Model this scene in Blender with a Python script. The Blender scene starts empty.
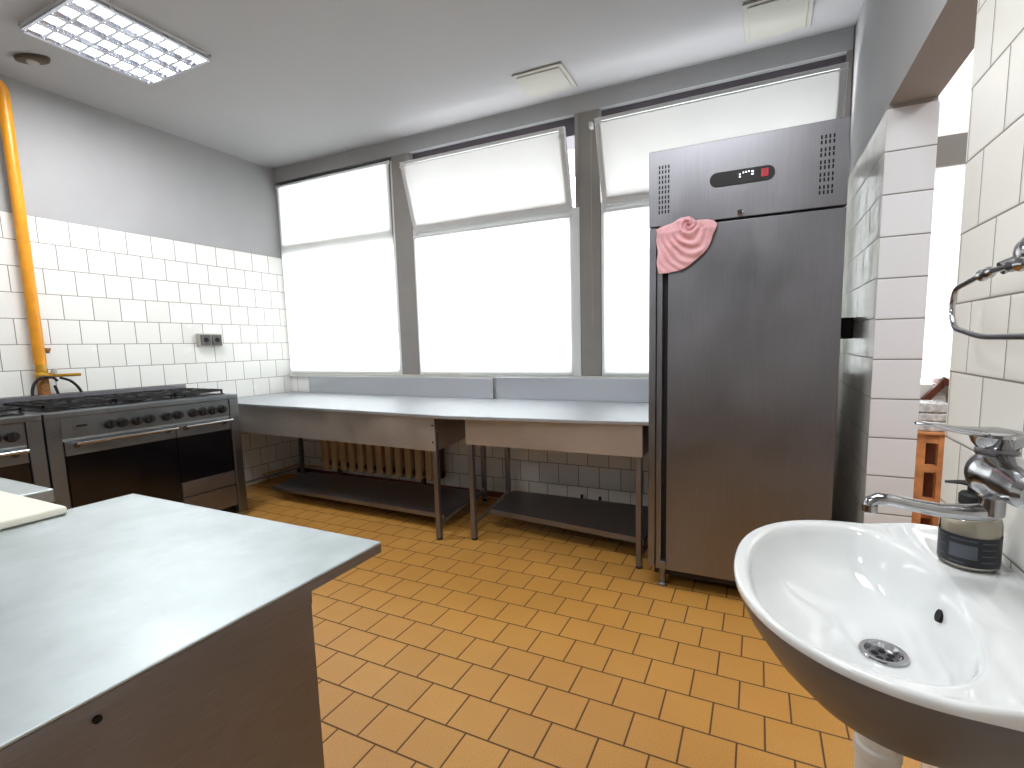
import bpy, bmesh, math, random
from mathutils import Vector, Matrix
random.seed(7)
SC = bpy.context.scene
COL = SC.collection
PI = math.pi

# ------------------------------------------------------------------ dims
W = 4.819      # right wall plane
H = 3.03       # ceiling
T = 0.168      # wall tile
TT = 2.184     # top of the tiling
YB = -5.6      # rear wall
TH = 0.171     # right wall thickness
YJ, YN = -0.969, -1.874   # far and near jamb of the opening
XR = 7.4       # next room

# ------------------------------------------------------------------ helpers
def new_bm(): return bmesh.new()

def obj(name, bm, mat, parent=None, smooth=False, bevel=0, seg=2, kind=None, angle=35):
    me = bpy.data.meshes.new(name)
    bm.normal_update()
    bm.to_mesh(me); bm.free()
    o = bpy.data.objects.new(name, me); COL.objects.link(o)
    mats = mat if isinstance(mat, (list, tuple)) else [mat]
    for m in mats: me.materials.append(m)
    if parent is not None: o.parent = parent
    if smooth:
        for p in me.polygons: p.use_smooth = True
        try: me.set_sharp_from_angle(angle=math.radians(angle))
        except Exception: pass
    if bevel:
        md = o.modifiers.new('bevel', 'BEVEL'); md.width = bevel; md.segments = seg
        md.limit_method = 'ANGLE'; md.angle_limit = math.radians(40)
    if kind: o['kind'] = kind
    return o

def thing(name, label, cat, loc=(0, 0, 0), rz=0, group=None):
    o = bpy.data.objects.new(name, None); COL.objects.link(o)
    o.empty_display_size = 0.05
    o.location = loc; o.rotation_euler = (0, 0, rz)
    o['label'] = label; o['category'] = cat
    if group: o['group'] = group
    return o

def tag(o, label, cat, group=None):
    o['label'] = label; o['category'] = cat
    if group: o['group'] = group
    return o

def box(bm, x0, x1, y0, y1, z0, z1, mi=0):
    vs = [bm.verts.new((x, y, z)) for z in (z0, z1) for y in (y0, y1) for x in (x0, x1)]
    for f in ((0,2,3,1),(4,5,7,6),(0,1,5,4),(2,6,7,3),(0,4,6,2),(1,3,7,5)):
        fc = bm.faces.new([vs[i] for i in f]); fc.material_index = mi
    return vs

def B(*a, **k):
    bm = new_bm(); box(bm, *a); return bm

def prism(bm, pts, z0, z1, mi=0):
    """polygon in xy (ccw) extruded in z"""
    a = [bm.verts.new((p[0], p[1], z0)) for p in pts]
    b = [bm.verts.new((p[0], p[1], z1)) for p in pts]
    n = len(pts)
    bm.faces.new(list(reversed(a))).material_index = mi
    bm.faces.new(b).material_index = mi
    for i in range(n):
        bm.faces.new([a[i], a[(i+1) % n], b[(i+1) % n], b[i]]).material_index = mi

def frame_axes(d):
    d = d.normalized()
    u = Vector((0, 0, 1)) if abs(d.z) < .9 else Vector((1, 0, 0))
    a = d.cross(u).normalized(); b = d.cross(a).normalized()
    return a, b

def tube(bm, pts, r, seg=16, caps=True, sq=None, mi=0):
    """tube through points; r number or list; sq = (sa, sb) scale of the section"""
    pts = [Vector(p) for p in pts]
    n = len(pts); rings = []
    prev = None
    for i, p in enumerate(pts):
        d = (pts[min(i+1, n-1)] - pts[max(i-1, 0)])
        if prev is None:
            a, b = frame_axes(d)
        else:
            dn = d.normalized()
            a = (prev - dn * prev.dot(dn)).normalized(); b = dn.cross(a)
        prev = a
        rr = r[i] if isinstance(r, (list, tuple)) else r
        s = sq[i] if isinstance(sq, list) else (sq or (1, 1))
        rings.append([bm.verts.new(p + a * (rr * s[0] * math.cos(2*PI*k/seg)) + b * (rr * s[1] * math.sin(2*PI*k/seg))) for k in range(seg)])
    for i in range(n-1):
        for k in range(seg):
            bm.faces.new([rings[i][k], rings[i][(k+1) % seg], rings[i+1][(k+1) % seg], rings[i+1][k]]).material_index = mi
    if caps:
        bm.faces.new(list(reversed(rings[0]))).material_index = mi
        bm.faces.new(rings[-1]).material_index = mi
    bmesh.ops.recalc_face_normals(bm, faces=bm.faces)

def lathe(bm, prof, cx=0, cy=0, seg=32, mi=0, axis='z', origin=(0, 0, 0)):
    """prof: (r, h) list; revolve about an axis through origin"""
    ox, oy, oz = origin
    def P(r, h, t):
        c, s = r*math.cos(t), r*math.sin(t)
        if axis == 'z': return (cx+ox+c, cy+oy+s, oz+h)
        if axis == 'x': return (ox+h, oy+c, oz+s)
        return (ox+c, oy+h, oz+s)
    rings = []
    for r, h in prof:
        if r < 1e-6: rings.append([bm.verts.new(P(0, h, 0))])
        else: rings.append([bm.verts.new(P(r, h, 2*PI*k/seg)) for k in range(seg)])
    for A, Bq in zip(rings, rings[1:]):
        for k in range(seg):
            k2 = (k+1) % seg
            if len(A) == 1 and len(Bq) == 1: continue
            if len(A) == 1: f = bm.faces.new([A[0], Bq[k2], Bq[k]])
            elif len(Bq) == 1: f = bm.faces.new([A[k], A[k2], Bq[0]])
            else: f = bm.faces.new([A[k], A[k2], Bq[k2], Bq[k]])
            f.material_index = mi
    for R_, rev in ((rings[0], True), (rings[-1], False)):
        if len(R_) > 1:
            bm.faces.new(list(reversed(R_)) if rev else R_).material_index = mi
    bmesh.ops.recalc_face_normals(bm, faces=bm.faces)

def arc_pts(pts, rad=.03, n=6):
    """polyline with rounded corners"""
    pts = [Vector(p) for p in pts]; out = [pts[0]]
    for i in range(1, len(pts)-1):
        p = pts[i]; a = (pts[i-1]-p); b = (pts[i+1]-p)
        r = min(rad, a.length*.49, b.length*.49)
        p0 = p + a.normalized()*r; p1 = p + b.normalized()*r
        for k in range(n+1):
            t = k/n
            out.append(p0*(1-t)**2 + p*2*t*(1-t) + p1*t*t)
    out.append(pts[-1]); return out

# ------------------------------------------------------------------ materials
def srgb(r, g, b):
    f = lambda c: (c/255/12.92) if c/255 <= .04045 else ((c/255+.055)/1.055)**2.4
    return (f(r), f(g), f(b), 1)

def base_mat(name):
    m = bpy.data.materials.new(name); m.use_nodes = True
    nt = m.node_tree; bs = nt.nodes['Principled BSDF']
    return m, nt, bs

def math_n(nt, op, a, b=None, c=None):
    n = nt.nodes.new('ShaderNodeMath'); n.operation = op
    for i, v in enumerate((a, b, c)):
        if v is None: continue
        if isinstance(v, (int, float)): n.inputs[i].default_value = v
        else: nt.links.new(v, n.inputs[i])
    return n.outputs[0]

def mixc(nt, f, a, b, bt='MIX'):
    n = nt.nodes.new('ShaderNodeMix'); n.data_type = 'RGBA'; n.blend_type = bt
    for s, v in ((n.inputs[0], f), (n.inputs[6], a), (n.inputs[7], b)):
        if isinstance(v, (int, float)): s.default_value = v
        elif isinstance(v, tuple): s.default_value = v
        else: nt.links.new(v, s)
    return n.outputs[2]

def noise(nt, scale, detail=3, vec=None, stretch=None, rough=.5):
    tc = nt.nodes.new('ShaderNodeNewGeometry')
    v = vec or tc.outputs['Position']
    if stretch:
        mp = nt.nodes.new('ShaderNodeMapping'); mp.inputs['Scale'].default_value = stretch
        nt.links.new(v, mp.inputs['Vector']); v = mp.outputs[0]
    n = nt.nodes.new('ShaderNodeTexNoise'); n.inputs['Scale'].default_value = scale
    n.inputs['Detail'].default_value = detail; n.inputs['Roughness'].default_value = rough
    nt.links.new(v, n.inputs['Vector'])
    return n.outputs['Fac']

def ramp(nt, f, p0, c0, p1, c1):
    r = nt.nodes.new('ShaderNodeValToRGB'); e = r.color_ramp.elements
    e[0].position, e[0].color = p0, c0; e[1].position, e[1].color = p1, c1
    nt.links.new(f, r.inputs[0]); return r.outputs[0]

def mr(nt, f, a, b, c, d):
    n = nt.nodes.new('ShaderNodeMapRange')
    for i, v in enumerate((f, a, b, c, d)):
        if isinstance(v, (int, float)): n.inputs[i].default_value = v
        else: nt.links.new(v, n.inputs[i])
    return n.outputs[0]

def bump(nt, bs, h, strength=.2, dist=.002):
    b = nt.nodes.new('ShaderNodeBump'); b.inputs['Strength'].default_value = strength
    b.inputs['Distance'].default_value = dist
    nt.links.new(h, b.inputs['Height']); nt.links.new(b.outputs[0], bs.inputs['Normal'])

def simple(name, col, rough=.5, metal=0, var=.08, scale=8, bmp=0, spec=None, coat=0):
    m, nt, bs = base_mat(name)
    f = noise(nt, scale, 4)
    dark = tuple(c*(1-var*1.5) for c in col[:3])+(1,); light = tuple(min(1, c*(1+var)) for c in col[:3])+(1,)
    nt.links.new(ramp(nt, f, .3, dark, .7, light), bs.inputs['Base Color'])
    nt.links.new(mr(nt, f, .3, .7, max(0, rough-.05), rough+.06), bs.inputs['Roughness'])
    bs.inputs['Metallic'].default_value = metal
    if coat: bs.inputs['Coat Weight'].default_value = coat
    if bmp: bump(nt, bs, noise(nt, scale*6, 3), bmp, .001)
    return m

def steel(name, col, rough=.35, stretch=(3, 3, 90), sv=.12, blot=.12, blotscale=3.5):
    m, nt, bs = base_mat(name)
    f = noise(nt, 6, 3, stretch=stretch)
    g = noise(nt, blotscale, 5, rough=.65)
    c1 = ramp(nt, f, .25, tuple(c*(1-sv) for c in col[:3])+(1,), .75, tuple(min(1, c*(1+sv)) for c in col[:3])+(1,))
    c2 = ramp(nt, g, .3, (1-blot*1.6,)*3+(1,), .7, (1, 1, 1, 1))
    nt.links.new(mixc(nt, 1.0, c1, c2, 'MULTIPLY'), bs.inputs['Base Color'])
    bs.inputs['Metallic'].default_value = 1
    r0 = mr(nt, g, .3, .7, rough-.07, rough+.09)
    nt.links.new(math_n(nt, 'ADD', r0, mr(nt, f, .2, .8, -.04, .04)), bs.inputs['Roughness'])
    bump(nt, bs, f, .06, .001)
    return m

def tile_mat(name, ua, va, u0, v0, tw, th, col, grout, gw=.004, var=.05, rough=.15, speck=0, off=.5, tint=None, coat=0, jt=.10):
    m, nt, bs = base_mat(name)
    g = nt.nodes.new('ShaderNodeNewGeometry'); sp = nt.nodes.new('ShaderNodeSeparateXYZ')
    nt.links.new(g.outputs['Position'], sp.inputs[0])
    U = math_n(nt, 'DIVIDE', math_n(nt, 'SUBTRACT', sp.outputs['XYZ'.index(ua)], u0), tw)
    V = math_n(nt, 'DIVIDE', math_n(nt, 'SUBTRACT', sp.outputs['XYZ'.index(va)], v0), th)
    row = math_n(nt, 'FLOOR', V)
    par = math_n(nt, 'FLOORED_MODULO', row, 2)
    wn0 = nt.nodes.new('ShaderNodeTexWhiteNoise'); wn0.noise_dimensions = '1D'; nt.links.new(row, wn0.inputs['W'])
    jit = math_n(nt, 'MULTIPLY', math_n(nt, 'SUBTRACT', wn0.outputs['Value'], .5), jt)
    U2 = math_n(nt, 'ADD', math_n(nt, 'ADD', U, math_n(nt, 'MULTIPLY', par, off)), jit)
    def edge(v, s):
        fr = math_n(nt, 'FRACT', v)
        return math_n(nt, 'MULTIPLY', math_n(nt, 'MINIMUM', fr, math_n(nt, 'SUBTRACT', 1.0, fr)), s)
    d = math_n(nt, 'MINIMUM', edge(U2, tw), edge(V, th))
    mask = mr(nt, d, gw*.35, gw*.75, 0, 1)
    wn = nt.nodes.new('ShaderNodeTexWhiteNoise'); wn.noise_dimensions = '2D'
    cb = nt.nodes.new('ShaderNodeCombineXYZ'); nt.links.new(math_n(nt, 'FLOOR', U2), cb.inputs[0]); nt.links.new(row, cb.inputs[1])
    nt.links.new(cb.outputs[0], wn.inputs['Vector'])
    tcol = mixc(nt, wn.outputs['Value'], tuple(c*(1-var) for c in col[:3])+(1,), tuple(min(1, c*(1+var)) for c in col[:3])+(1,))
    if tint:
        big = noise(nt, 1.3, 4, rough=.6)
        tcol = mixc(nt, mr(nt, big, .35, .7, 0, .65), tcol, tint)
    if speck:
        sn = noise(nt, 260, 2)
        tcol = mixc(nt, mr(nt, sn, .3, .7, -.0, speck), tcol, tuple(c*.45 for c in col[:3])+(1,))
    nt.links.new(mixc(nt, mask, grout, tcol), bs.inputs['Base Color'])
    rn = noise(nt, 9, 4)
    rr = mr(nt, rn, .3, .7, rough-.04, rough+.08)
    nt.links.new(math_n(nt, 'ADD', rr, math_n(nt, 'MULTIPLY', math_n(nt, 'SUBTRACT', 1.0, mask), .5)), bs.inputs['Roughness'])
    hgt = math_n(nt, 'ADD', mr(nt, d, gw*.2, gw*1.6, 0, 1), math_n(nt, 'MULTIPLY', noise(nt, 5, 2), .25))
    bump(nt, bs, hgt, .5, .0015)
    if coat: bs.inputs['Coat Weight'].default_value = coat
    return m

WHT = srgb(226, 226, 222)
M = {}
M['tile_x'] = tile_mat('white wall tiles facing sideways', 'Y', 'Z', -1.978, 2.194, .19, T, srgb(234, 232, 225), srgb(124, 118, 110), gw=.004, rough=.16, jt=0)
M['tile_left'] = tile_mat('white wall tiles behind the stoves', 'Y', 'Z', -1.806+.0825, TT, .165, T, srgb(226, 226, 222), srgb(124, 118, 110), gw=.0045, rough=.2)
M['tile_y'] = tile_mat('white wall tiles facing the room', 'X', 'Z', 2.785, TT, T, T, srgb(220, 219, 215), srgb(98, 92, 86), gw=.0045, rough=.18)
M['tile_end'] = tile_mat('white end tiles one wide', 'X', 'Z', W-.002, 2.189, .176, T, srgb(228, 229, 233), srgb(110, 104, 98), gw=.0045, rough=.18, off=0, jt=0)
M['floor'] = tile_mat('ochre floor tiles', 'X', 'Y', 2.704, -2.052, .164, .1525, srgb(192, 140, 66), srgb(76, 50, 28), gw=.0055, var=.07, rough=.42, speck=.6, tint=srgb(178, 122, 54), jt=0)
M['paint'] = simple('grey white wall paint', srgb(160, 160, 161), .8, var=.03, scale=3, bmp=.05)
M['ceil'] = simple('white ceiling paint', srgb(170, 170, 172), .85, var=.02, scale=2, bmp=.05)
M['mullion'] = simple('grey mullion paint', srgb(128, 124, 120), .6, var=.05, scale=6)
M['darkmetal'] = simple('dark grey window head', srgb(78, 72, 80), .6, var=.06, scale=6)
M['frame'] = simple('white window frame plastic', srgb(205, 206, 206), .45, var=.03)
M['steel'] = steel('brushed stainless steel', srgb(176, 176, 178), .34)
M['steel_top'] = steel('worktop stainless steel', srgb(182, 190, 191), .5, stretch=(3, 2, 2), sv=.04, blot=.17, blotscale=6)
M['steel_table'] = steel('table stainless steel', srgb(188, 191, 196), .5, stretch=(2, 30, 30), sv=.03, blot=.03)
M['steel_apron'] = steel('apron stainless steel', srgb(200, 192, 184), .5, stretch=(2, 30, 30), sv=.05, blot=.08)
M['steel_fridge'] = steel('refrigerator stainless steel', srgb(140, 139, 144), .38, stretch=(60, 2, 1.0), sv=.07, blot=.10, blotscale=2)
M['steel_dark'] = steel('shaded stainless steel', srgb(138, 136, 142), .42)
M['steel_stove'] = steel('stove stainless steel', srgb(126, 130, 134), .36)
M['chrome'] = steel('chrome plating', srgb(176, 176, 178), .13, stretch=(1, 1, 1), sv=.03, blot=.03)
M['iron'] = simple('black cast iron', srgb(28, 27, 28), .55, .2, var=.2, scale=30, bmp=.2)
M['enamel'] = simple('black enamel tray', srgb(30, 28, 30), .25, var=.2, scale=10)
M['glass_black'] = simple('black oven glass', srgb(14, 12, 16), .12, var=.1)
M['black'] = simple('black plastic', srgb(14, 13, 15), .55, var=.15)
M['rubber'] = simple('black rubber hose', srgb(24, 22, 24), .5, var=.1)
M['ceramic'] = simple('white glazed ceramic', srgb(220, 222, 222), .10, var=.015, scale=3, coat=.5)
M['ceramic_under'] = simple('unlit grey brown basin underside', srgb(96, 94, 96), .35, var=.05, scale=6)  # shade below the basin is put into this ceramic colour
M['plastic'] = simple('white pipe plastic', srgb(214, 212, 206), .35, var=.03)
M['yellow'] = simple('yellow gas pipe paint', srgb(214, 142, 18), .35, var=.08, scale=12)
M['rust'] = simple('rusty brown gas pipe', srgb(142, 92, 42), .6, var=.35, scale=60, bmp=.2)
M['rad'] = simple('beige radiator paint', srgb(198, 164, 116), .5, var=.08, scale=10)
M['rad_dark'] = simple('dark radiator gap', srgb(84, 40, 22), .7, var=.15, scale=10)
M['board'] = simple('cream cutting board plastic', srgb(222, 219, 204), .5, var=.02, scale=20, bmp=.1)
M['cloth'] = simple('pink cloth', srgb(228, 176, 182), .9, var=.06, scale=40, bmp=.25)
M['wood'] = simple('orange brown wood', srgb(206, 142, 92), .5, var=.22, scale=14)
M['wood_dark'] = simple('dark red wood', srgb(92, 40, 22), .55, var=.15, scale=14)
M['sill'] = simple('pale window sill', srgb(190, 188, 182), .5, var=.05)
M['plate'] = simple('off white plate', srgb(168, 167, 158), .6, var=.02)
M['platebrown'] = simple('brown grey plastic', srgb(84, 72, 60), .6, var=.1, scale=30)
M['gold'] = simple('brass valve', srgb(186, 138, 40), .35, .6, var=.1)
M['label'] = simple('black bottle label', srgb(24, 26, 32), .35, var=.1)
M['labelgrey'] = simple('grey label print', srgb(74, 78, 86), .45, var=.1)
M['hole'] = simple('dark slot', srgb(8, 8, 10), .8, var=.1)
M['sock'] = simple('dark grey socket', srgb(84, 80, 78), .5, var=.1, scale=30)

def emis(name, col, s):
    m, nt, bs = base_mat(name)
    bs.inputs['Base Color'].default_value = col
    bs.inputs['Emission Color'].default_value = col
    f = noise(nt, 30, 2)
    nt.links.new(mr(nt, f, 0, 1, s*.95, s*1.05), bs.inputs['Emission Strength'])
    return m
M['tube'] = emis('lit fluorescent tube', (1, .98, .97, 1), 22)
M['led_white'] = emis('white indicator', (.9, .95, 1, 1), 1.2)
M['led_red'] = emis('red lit switch', (.42, .02, .035, 1), .25)
M['louver'] = steel('bright aluminium louver', srgb(225, 228, 235), .22, stretch=(1, 1, 1), sv=.02, blot=.03)

# translucent blind fabric
def fabric(name, tcol, dcol):
    m = bpy.data.materials.new(name); m.use_nodes = True; nt = m.node_tree
    nt.nodes.clear(); out = nt.nodes.new('ShaderNodeOutputMaterial')
    t = nt.nodes.new('ShaderNodeBsdfTranslucent'); d = nt.nodes.new('ShaderNodeBsdfDiffuse')
    f = noise(nt, 4, 3); 
    nt.links.new(ramp(nt, f, .3, tuple(c*.93 for c in tcol[:3])+(1,), .7, tcol), t.inputs[0])
    d.inputs[0].default_value = dcol
    a = nt.nodes.new('ShaderNodeAddShader'); nt.links.new(t.outputs[0], a.inputs[0]); nt.links.new(d.outputs[0], a.inputs[1])
    nt.links.new(a.outputs[0], out.inputs[0]); return m
M['blind_upper'] = fabric('shade-dimmed white blind fabric', (.31, .305, .30, 1), (.45, .44, .43, 1))  # lower transmission puts shade into the upper blinds
M['blind_next'] = fabric('dimming blind fabric of the next room', (.20, .20, .20, 1), (.5, .5, .5, 1))
M['blind'] = fabric('white roller blind fabric', (.50, .50, .49, 1), (.38, .38, .37, 1))

def glass(name, tint=(.95, .97, .97, 1), w=.08):
    m = bpy.data.materials.new(name); m.use_nodes = True; nt = m.node_tree
    nt.nodes.clear(); out = nt.nodes.new('ShaderNodeOutputMaterial')
    t = nt.nodes.new('ShaderNodeBsdfTransparent'); g = nt.nodes.new('ShaderNodeBsdfGlossy')
    nt.links.new(ramp(nt, noise(nt, 3, 2), 0, tuple(c*.97 for c in tint[:3])+(1,), 1, tint), t.inputs[0]); g.inputs['Roughness'].default_value = .03
    mx = nt.nodes.new('ShaderNodeMixShader')
    fr = nt.nodes.new('ShaderNodeFresnel'); fr.inputs[0].default_value = 1.45
    nt.links.new(math_n(nt, 'ADD', math_n(nt, 'MULTIPLY', fr.outputs[0], .8), w), mx.inputs[0])
    nt.links.new(t.outputs[0], mx.inputs[1]); nt.links.new(g.outputs[0], mx.inputs[2])
    nt.links.new(mx.outputs[0], out.inputs[0]); return m
M['glass'] = glass('window glass', w=.02)
M['bottle'] = glass('clear soap bottle plastic', (.94, .92, .88, 1), .10)
M['wrap'] = simple('white crinkled packaging film', srgb(205, 207, 211), .25, var=.2, scale=40, bmp=.5)
m, nt, bs = base_mat('milky liquid soap')
bs.inputs['Base Color'].default_value = srgb(206, 198, 178); bs.inputs['Roughness'].default_value = .3
nt.links.new(ramp(nt, noise(nt, 20, 2), .3, srgb(214, 206, 188), .7, srgb(232, 226, 212)), bs.inputs['Base Color'])
M['soap'] = m

# ------------------------------------------------------------------ shell
obj('floor', B(-.2, XR, YB, .35, -.1, 0), M['floor'], kind='structure')
obj('ceiling', B(-.2, XR, YB, .30, H, H+.1), M['ceil'], kind='structure')

bm = new_bm()
box(bm, -.2, 0, YB, .30, 0, TT, 0); box(bm, -.2, -.007, YB, .30, TT, H, 1)
obj('wall_left', bm, [M['tile_left'], M['paint']], kind='structure')

bm = new_bm()
box(bm, 0, W, 0, .25, 0, 1.0, 0)
obj('wall_back', bm, [M['tile_y']], kind='structure')
obj('trim_1', B(0, W, 0, .30, 2.905, H), M['paint'], kind='structure')                # window head beam
obj('trim_14', B(0, 1.452, .045, .28, 2.862, 2.905), M['darkmetal'], kind='structure')
obj('trim_2', B(1.452, W, .045, .28, 2.78, 2.905), M['darkmetal'], kind='structure')      # dark upper frame
obj('trim_3', B(1.452, 1.648, .0, .14, 1.03, 2.905), M['mullion'], kind='structure', bevel=.004)
obj('trim_4', B(3.160, 3.318, .0, .14, 1.03, 2.905), M['mullion'], kind='structure', bevel=.004)
obj('trim_5', B(4.79, W, 0, .14, 1.0, 2.905), M['mullion'], kind='structure')
obj('trim_6', B(.002, W-.002, -.03, .06, 1.0, 1.03), M['sill'], kind='structure', bevel=.003)  # window sill
obj('trim_7', B(0, W, -.014, 0, .0, .045), M['wood_dark'], kind='structure')

def by_normal(o, mx, my):
    me = o.data
    for p in me.polygons:
        if p.material_index >= 2: continue
        p.material_index = 1 if abs(p.normal.y) > .5 else 0

bm = new_bm()
box(bm, W, W+TH, YJ, .30, 0, TT); box(bm, W, W+TH, YB, YN, 0, H if False else TT)
o = obj('wall_right', bm, [M['tile_x'], M['tile_end'], M['paint']], kind='structure'); by_normal(o, 0, 1)
bm = new_bm(); box(bm, W+.006, W+TH-.006, YJ+.0, .30, TT, H); box(bm, W+.006, W+TH-.006, YN, YJ, 2.2, H)
obj('wall_right_upper', bm, M['paint'], kind='structure')
obj('wall_right_near', B(W, W+TH, YB, YN, TT, H), M['tile_x'], kind='structure')
obj('wall_rear', B(-.2, XR, YB-.2, YB, 0, H), M['paint'], kind='structure')
# the next room beyond the opening
obj('wall_far_right', B(XR, XR+.2, YB, .30, 0, H), M['paint'], kind='structure')
bm = new_bm(); box(bm, W+TH, XR, 0, .25, 0, 1.0)
obj('wall_back_next', bm, M['tile_y'], kind='structure')
obj('trim_8', B(W+TH, XR, 0, .14, 2.20, 2.355), M['mullion'], kind='structure')
obj('trim_9', B(W+TH, 5.20, 0, .14, 1.0, H), M['frame'], kind='structure')
obj('trim_10', B(5.2, XR, 0, .28, 2.96, H), M['paint'], kind='structure')
obj('trim_13', B(-.4, XR, .30, 1.3, 2.93, 3.0), M['paint'], kind='structure')   # unseen overhang, added to shade the upper blinds
obj('trim_11', B(5.315, XR, -.10, .10, 1.0, 1.03), M['wood_dark'], kind='structure')

# ------------------------------------------------------------------ windows
def bars(bm, x0, x1, z0, z1, w, y0, y1, top=None, bot=None):
    box(bm, x0, x0+w, y0, y1, z0, z1); box(bm, x1-w, x1, y0, y1, z0, z1)
    box(bm, x0+w, x1-w, y0, y1, z0, z0+(bot or w)); box(bm, x0+w, x1-w, y0, y1, z1-(top or w), z1)

def window(n, x0, x1, tilt, top_open):
    w = bpy.data.objects.new('window_%d' % n, None); COL.objects.link(w); w['kind'] = 'structure'
    w.location = (x0, 0, 1.03)
    L = x1-x0
    bm = new_bm()
    # outer frame: sides, bottom, transom
    zt = 1.24 if tilt else 1.84
    box(bm, 0, .03, .0, .11, 0, zt); box(bm, L-.03, L, .0, .11, 0, zt)
    box(bm, .03, L-.03, .02, .10, 0, .045); box(bm, .03, L-.03, .03, .10, 1.175, 1.225)
    obj('window_frame', bm, M['frame'], w, bevel=.003)
    obj('pane', B(.03, L-.03, .06, .064, .045, 1.175), M['glass'], w)
    s = bpy.data.objects.new('tilting_sash' if tilt else 'upper_sash', None); COL.objects.link(s); s.parent = w
    s.location = (0, .0, 1.215); s.rotation_euler = (tilt, 0, 0)
    bm = new_bm(); hh = .548 if tilt else .625
    bars(bm, .012, L-.012, 0, hh, .04, .0, .045, top=.022, bot=.055)
    obj('sash_frame', bm, M['frame'], s, bevel=.004)
    obj('sash_pane', B(.05, L-.05, .02, .024, .05, hh-.02), M['glass'], s)
    return w, s

w1, s1 = window(1, 0.0, 1.452, 0, False)
w2, s2 = window(2, 1.648, 3.112, math.radians(15.5), True)
w3, s3 = window(3, 3.322, 4.79, math.radians(19), True)
obj('trim_15', B(3.130, 3.160, -.002, .14, 2.26, 2.905), M['mullion'], kind='structure')
obj('trim_12', B(3.112, 3.160, -.004, .10, 1.03, 2.26), M['frame'], kind='structure')

def blind(label, x0, x1, z0, z1, y=-.012, tilt=0, hinge=None, hem=True, group='white roller blinds on the windows'):
    t = thing('roller_blind', label, 'blind', ((x0+x1)/2, y if hinge is None else hinge[0], z0 if hinge is None else hinge[1]), 0, group)
    t.rotation_euler = (tilt, 0, 0)
    L = (x1-x0)/2; h = z1-z0
    yy = 0 if hinge is None else -.006
    bm = new_bm()
    nx = 24
    vs = [[bm.verts.new((-L+2*L*i/nx, yy+.0015*math.sin(i*1.3+zz), zz*h)) for i in range(nx+1)] for zz in (0, .25, .5, .75, 1)]
    for a, b in zip(vs, vs[1:]):
        for i in range(nx): bm.faces.new([a[i], a[i+1], b[i+1], b[i]])
    obj('blind_fabric', bm, M['blind'] if hinge is None else M['blind_upper'], t, smooth=True)
    bm = new_bm(); rt = .011 if hinge is None else .004
    tube(bm, [(-L, yy, h+.004), (L, yy, h+.004)], rt, 12)
    obj('roller_tube', bm, M['frame'], t, smooth=True)
    bm = new_bm(); box(bm, -L, L, yy-.004, yy+.004, -.006, .008)
    obj('hem_bar', bm, M['frame'], t)
    for sx in (-1, 1):
        bm = new_bm(); box(bm, sx*L-.009, sx*L+.009, yy-.010, yy+.008, h-.010, h+(.016 if hinge is None else .006))
        obj('bracket', bm, M['frame'], t, bevel=.003)
    return t
blind('white roller blind covering the closed window beside the tiled left wall', .022, 1.432, 1.045, 2.855)
blind('lower white roller blind of the middle window, between the two grey mullions', 1.672, 3.088, 1.045, 2.20)
blind('upper white roller blind on the tilted sash of the middle window', 1.672, 3.088, 0, .488, tilt=math.radians(15.5), hinge=(-.004, 2.27))
blind('lower white roller blind of the window partly behind the steel refrigerator', 3.345, 4.77, 1.045, 2.20)
bm = new_bm()
vs = [[bm.verts.new((5.2+2.1*i/12, .03+.002*math.sin(i*2), z)) for i in range(13)] for z in (1.03, 2.0, 2.96)]
for a, b in zip(vs, vs[1:]):
    for i in range(12): bm.faces.new([a[i], a[i+1], b[i+1], b[i]])
tag(obj('roller_blind', bm, M['blind_next']), 'added white blind dimming the window of the room seen through the narrow doorway', 'blind')  # blind added to cut daylight coming through the opening
blind('upper white roller blind on the tilted sash above the refrigerator', 3.345, 4.77, 0, .488, tilt=math.radians(19), hinge=(-.004, 2.27))
t = thing('blind_chain', 'beaded blind cord hanging down the grey mullion left of the refrigerator', 'cord', (3.262, -.03, 1.40))
bm = new_bm()
for i in range(85):
    z = i*.0162
    bmesh.ops.create_icosphere(bm, subdivisions=1, radius=.0032, matrix=Matrix.Translation((0, 0, z)))
tube(bm, [(0, 0, 0), (0, 0, 1.375)], .001, 6)
obj('bead_string', bm, M['plate'], t)
obj('cord_bracket', B(-.012, .012, -.012, .03, 1.37, 1.41), M['frame'], t, bevel=.003)

# ------------------------------------------------------------------ tables
def quad_top(bm, pts, z0, z1): prism(bm, pts, z0, z1)
# table one (left)
t = thing('work_table', 'long stainless steel work table between the stove and the second table, radiator under it', 'table', (1.3, -.45, 0), 0)
def rel(o, pts): return [(p[0]-o.location.x, p[1]-o.location.y) for p in pts]
def add(o, bm, name, mat, **k):
    bmesh.ops.translate(bm, verts=bm.verts, vec=(-o.location.x, -o.location.y, -o.location.z))
    return obj(name, bm, mat, o, **k)
bm = new_bm(); prism(bm, [(.03, -.875), (2.575, -.97), (2.44, -.065), (.03, -.035)], .822, .845)
add(t, bm, 'tabletop', M['steel_table'], bevel=.004)
bm = new_bm(); prism(bm, [(.33, -.06), (2.436, -.085), (2.436, -.065), (.33, -.038)], .845, 1.012)
add(t, bm, 'backsplash', M['steel_table'], bevel=.003)
bm = new_bm()
def slab(bm, a, b, w, z0, z1):
    a = Vector((a[0], a[1])); b = Vector((b[0], b[1])); n = Vector((-(b-a).y, (b-a).x)).normalized()*w
    prism(bm, [a, b, b+n, a+n], z0, z1)
slab(bm, (.16, -.850), (2.49, -.936), .004, .600, .822)
slab(bm, (2.49, -.936), (2.37, -.14), .004, .600, .822)
slab(bm, (2.37, -.14), (.16, -.14), .004, .600, .822)
slab(bm, (.16, -.14), (.16, -.85), .004, .600, .822)
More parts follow.
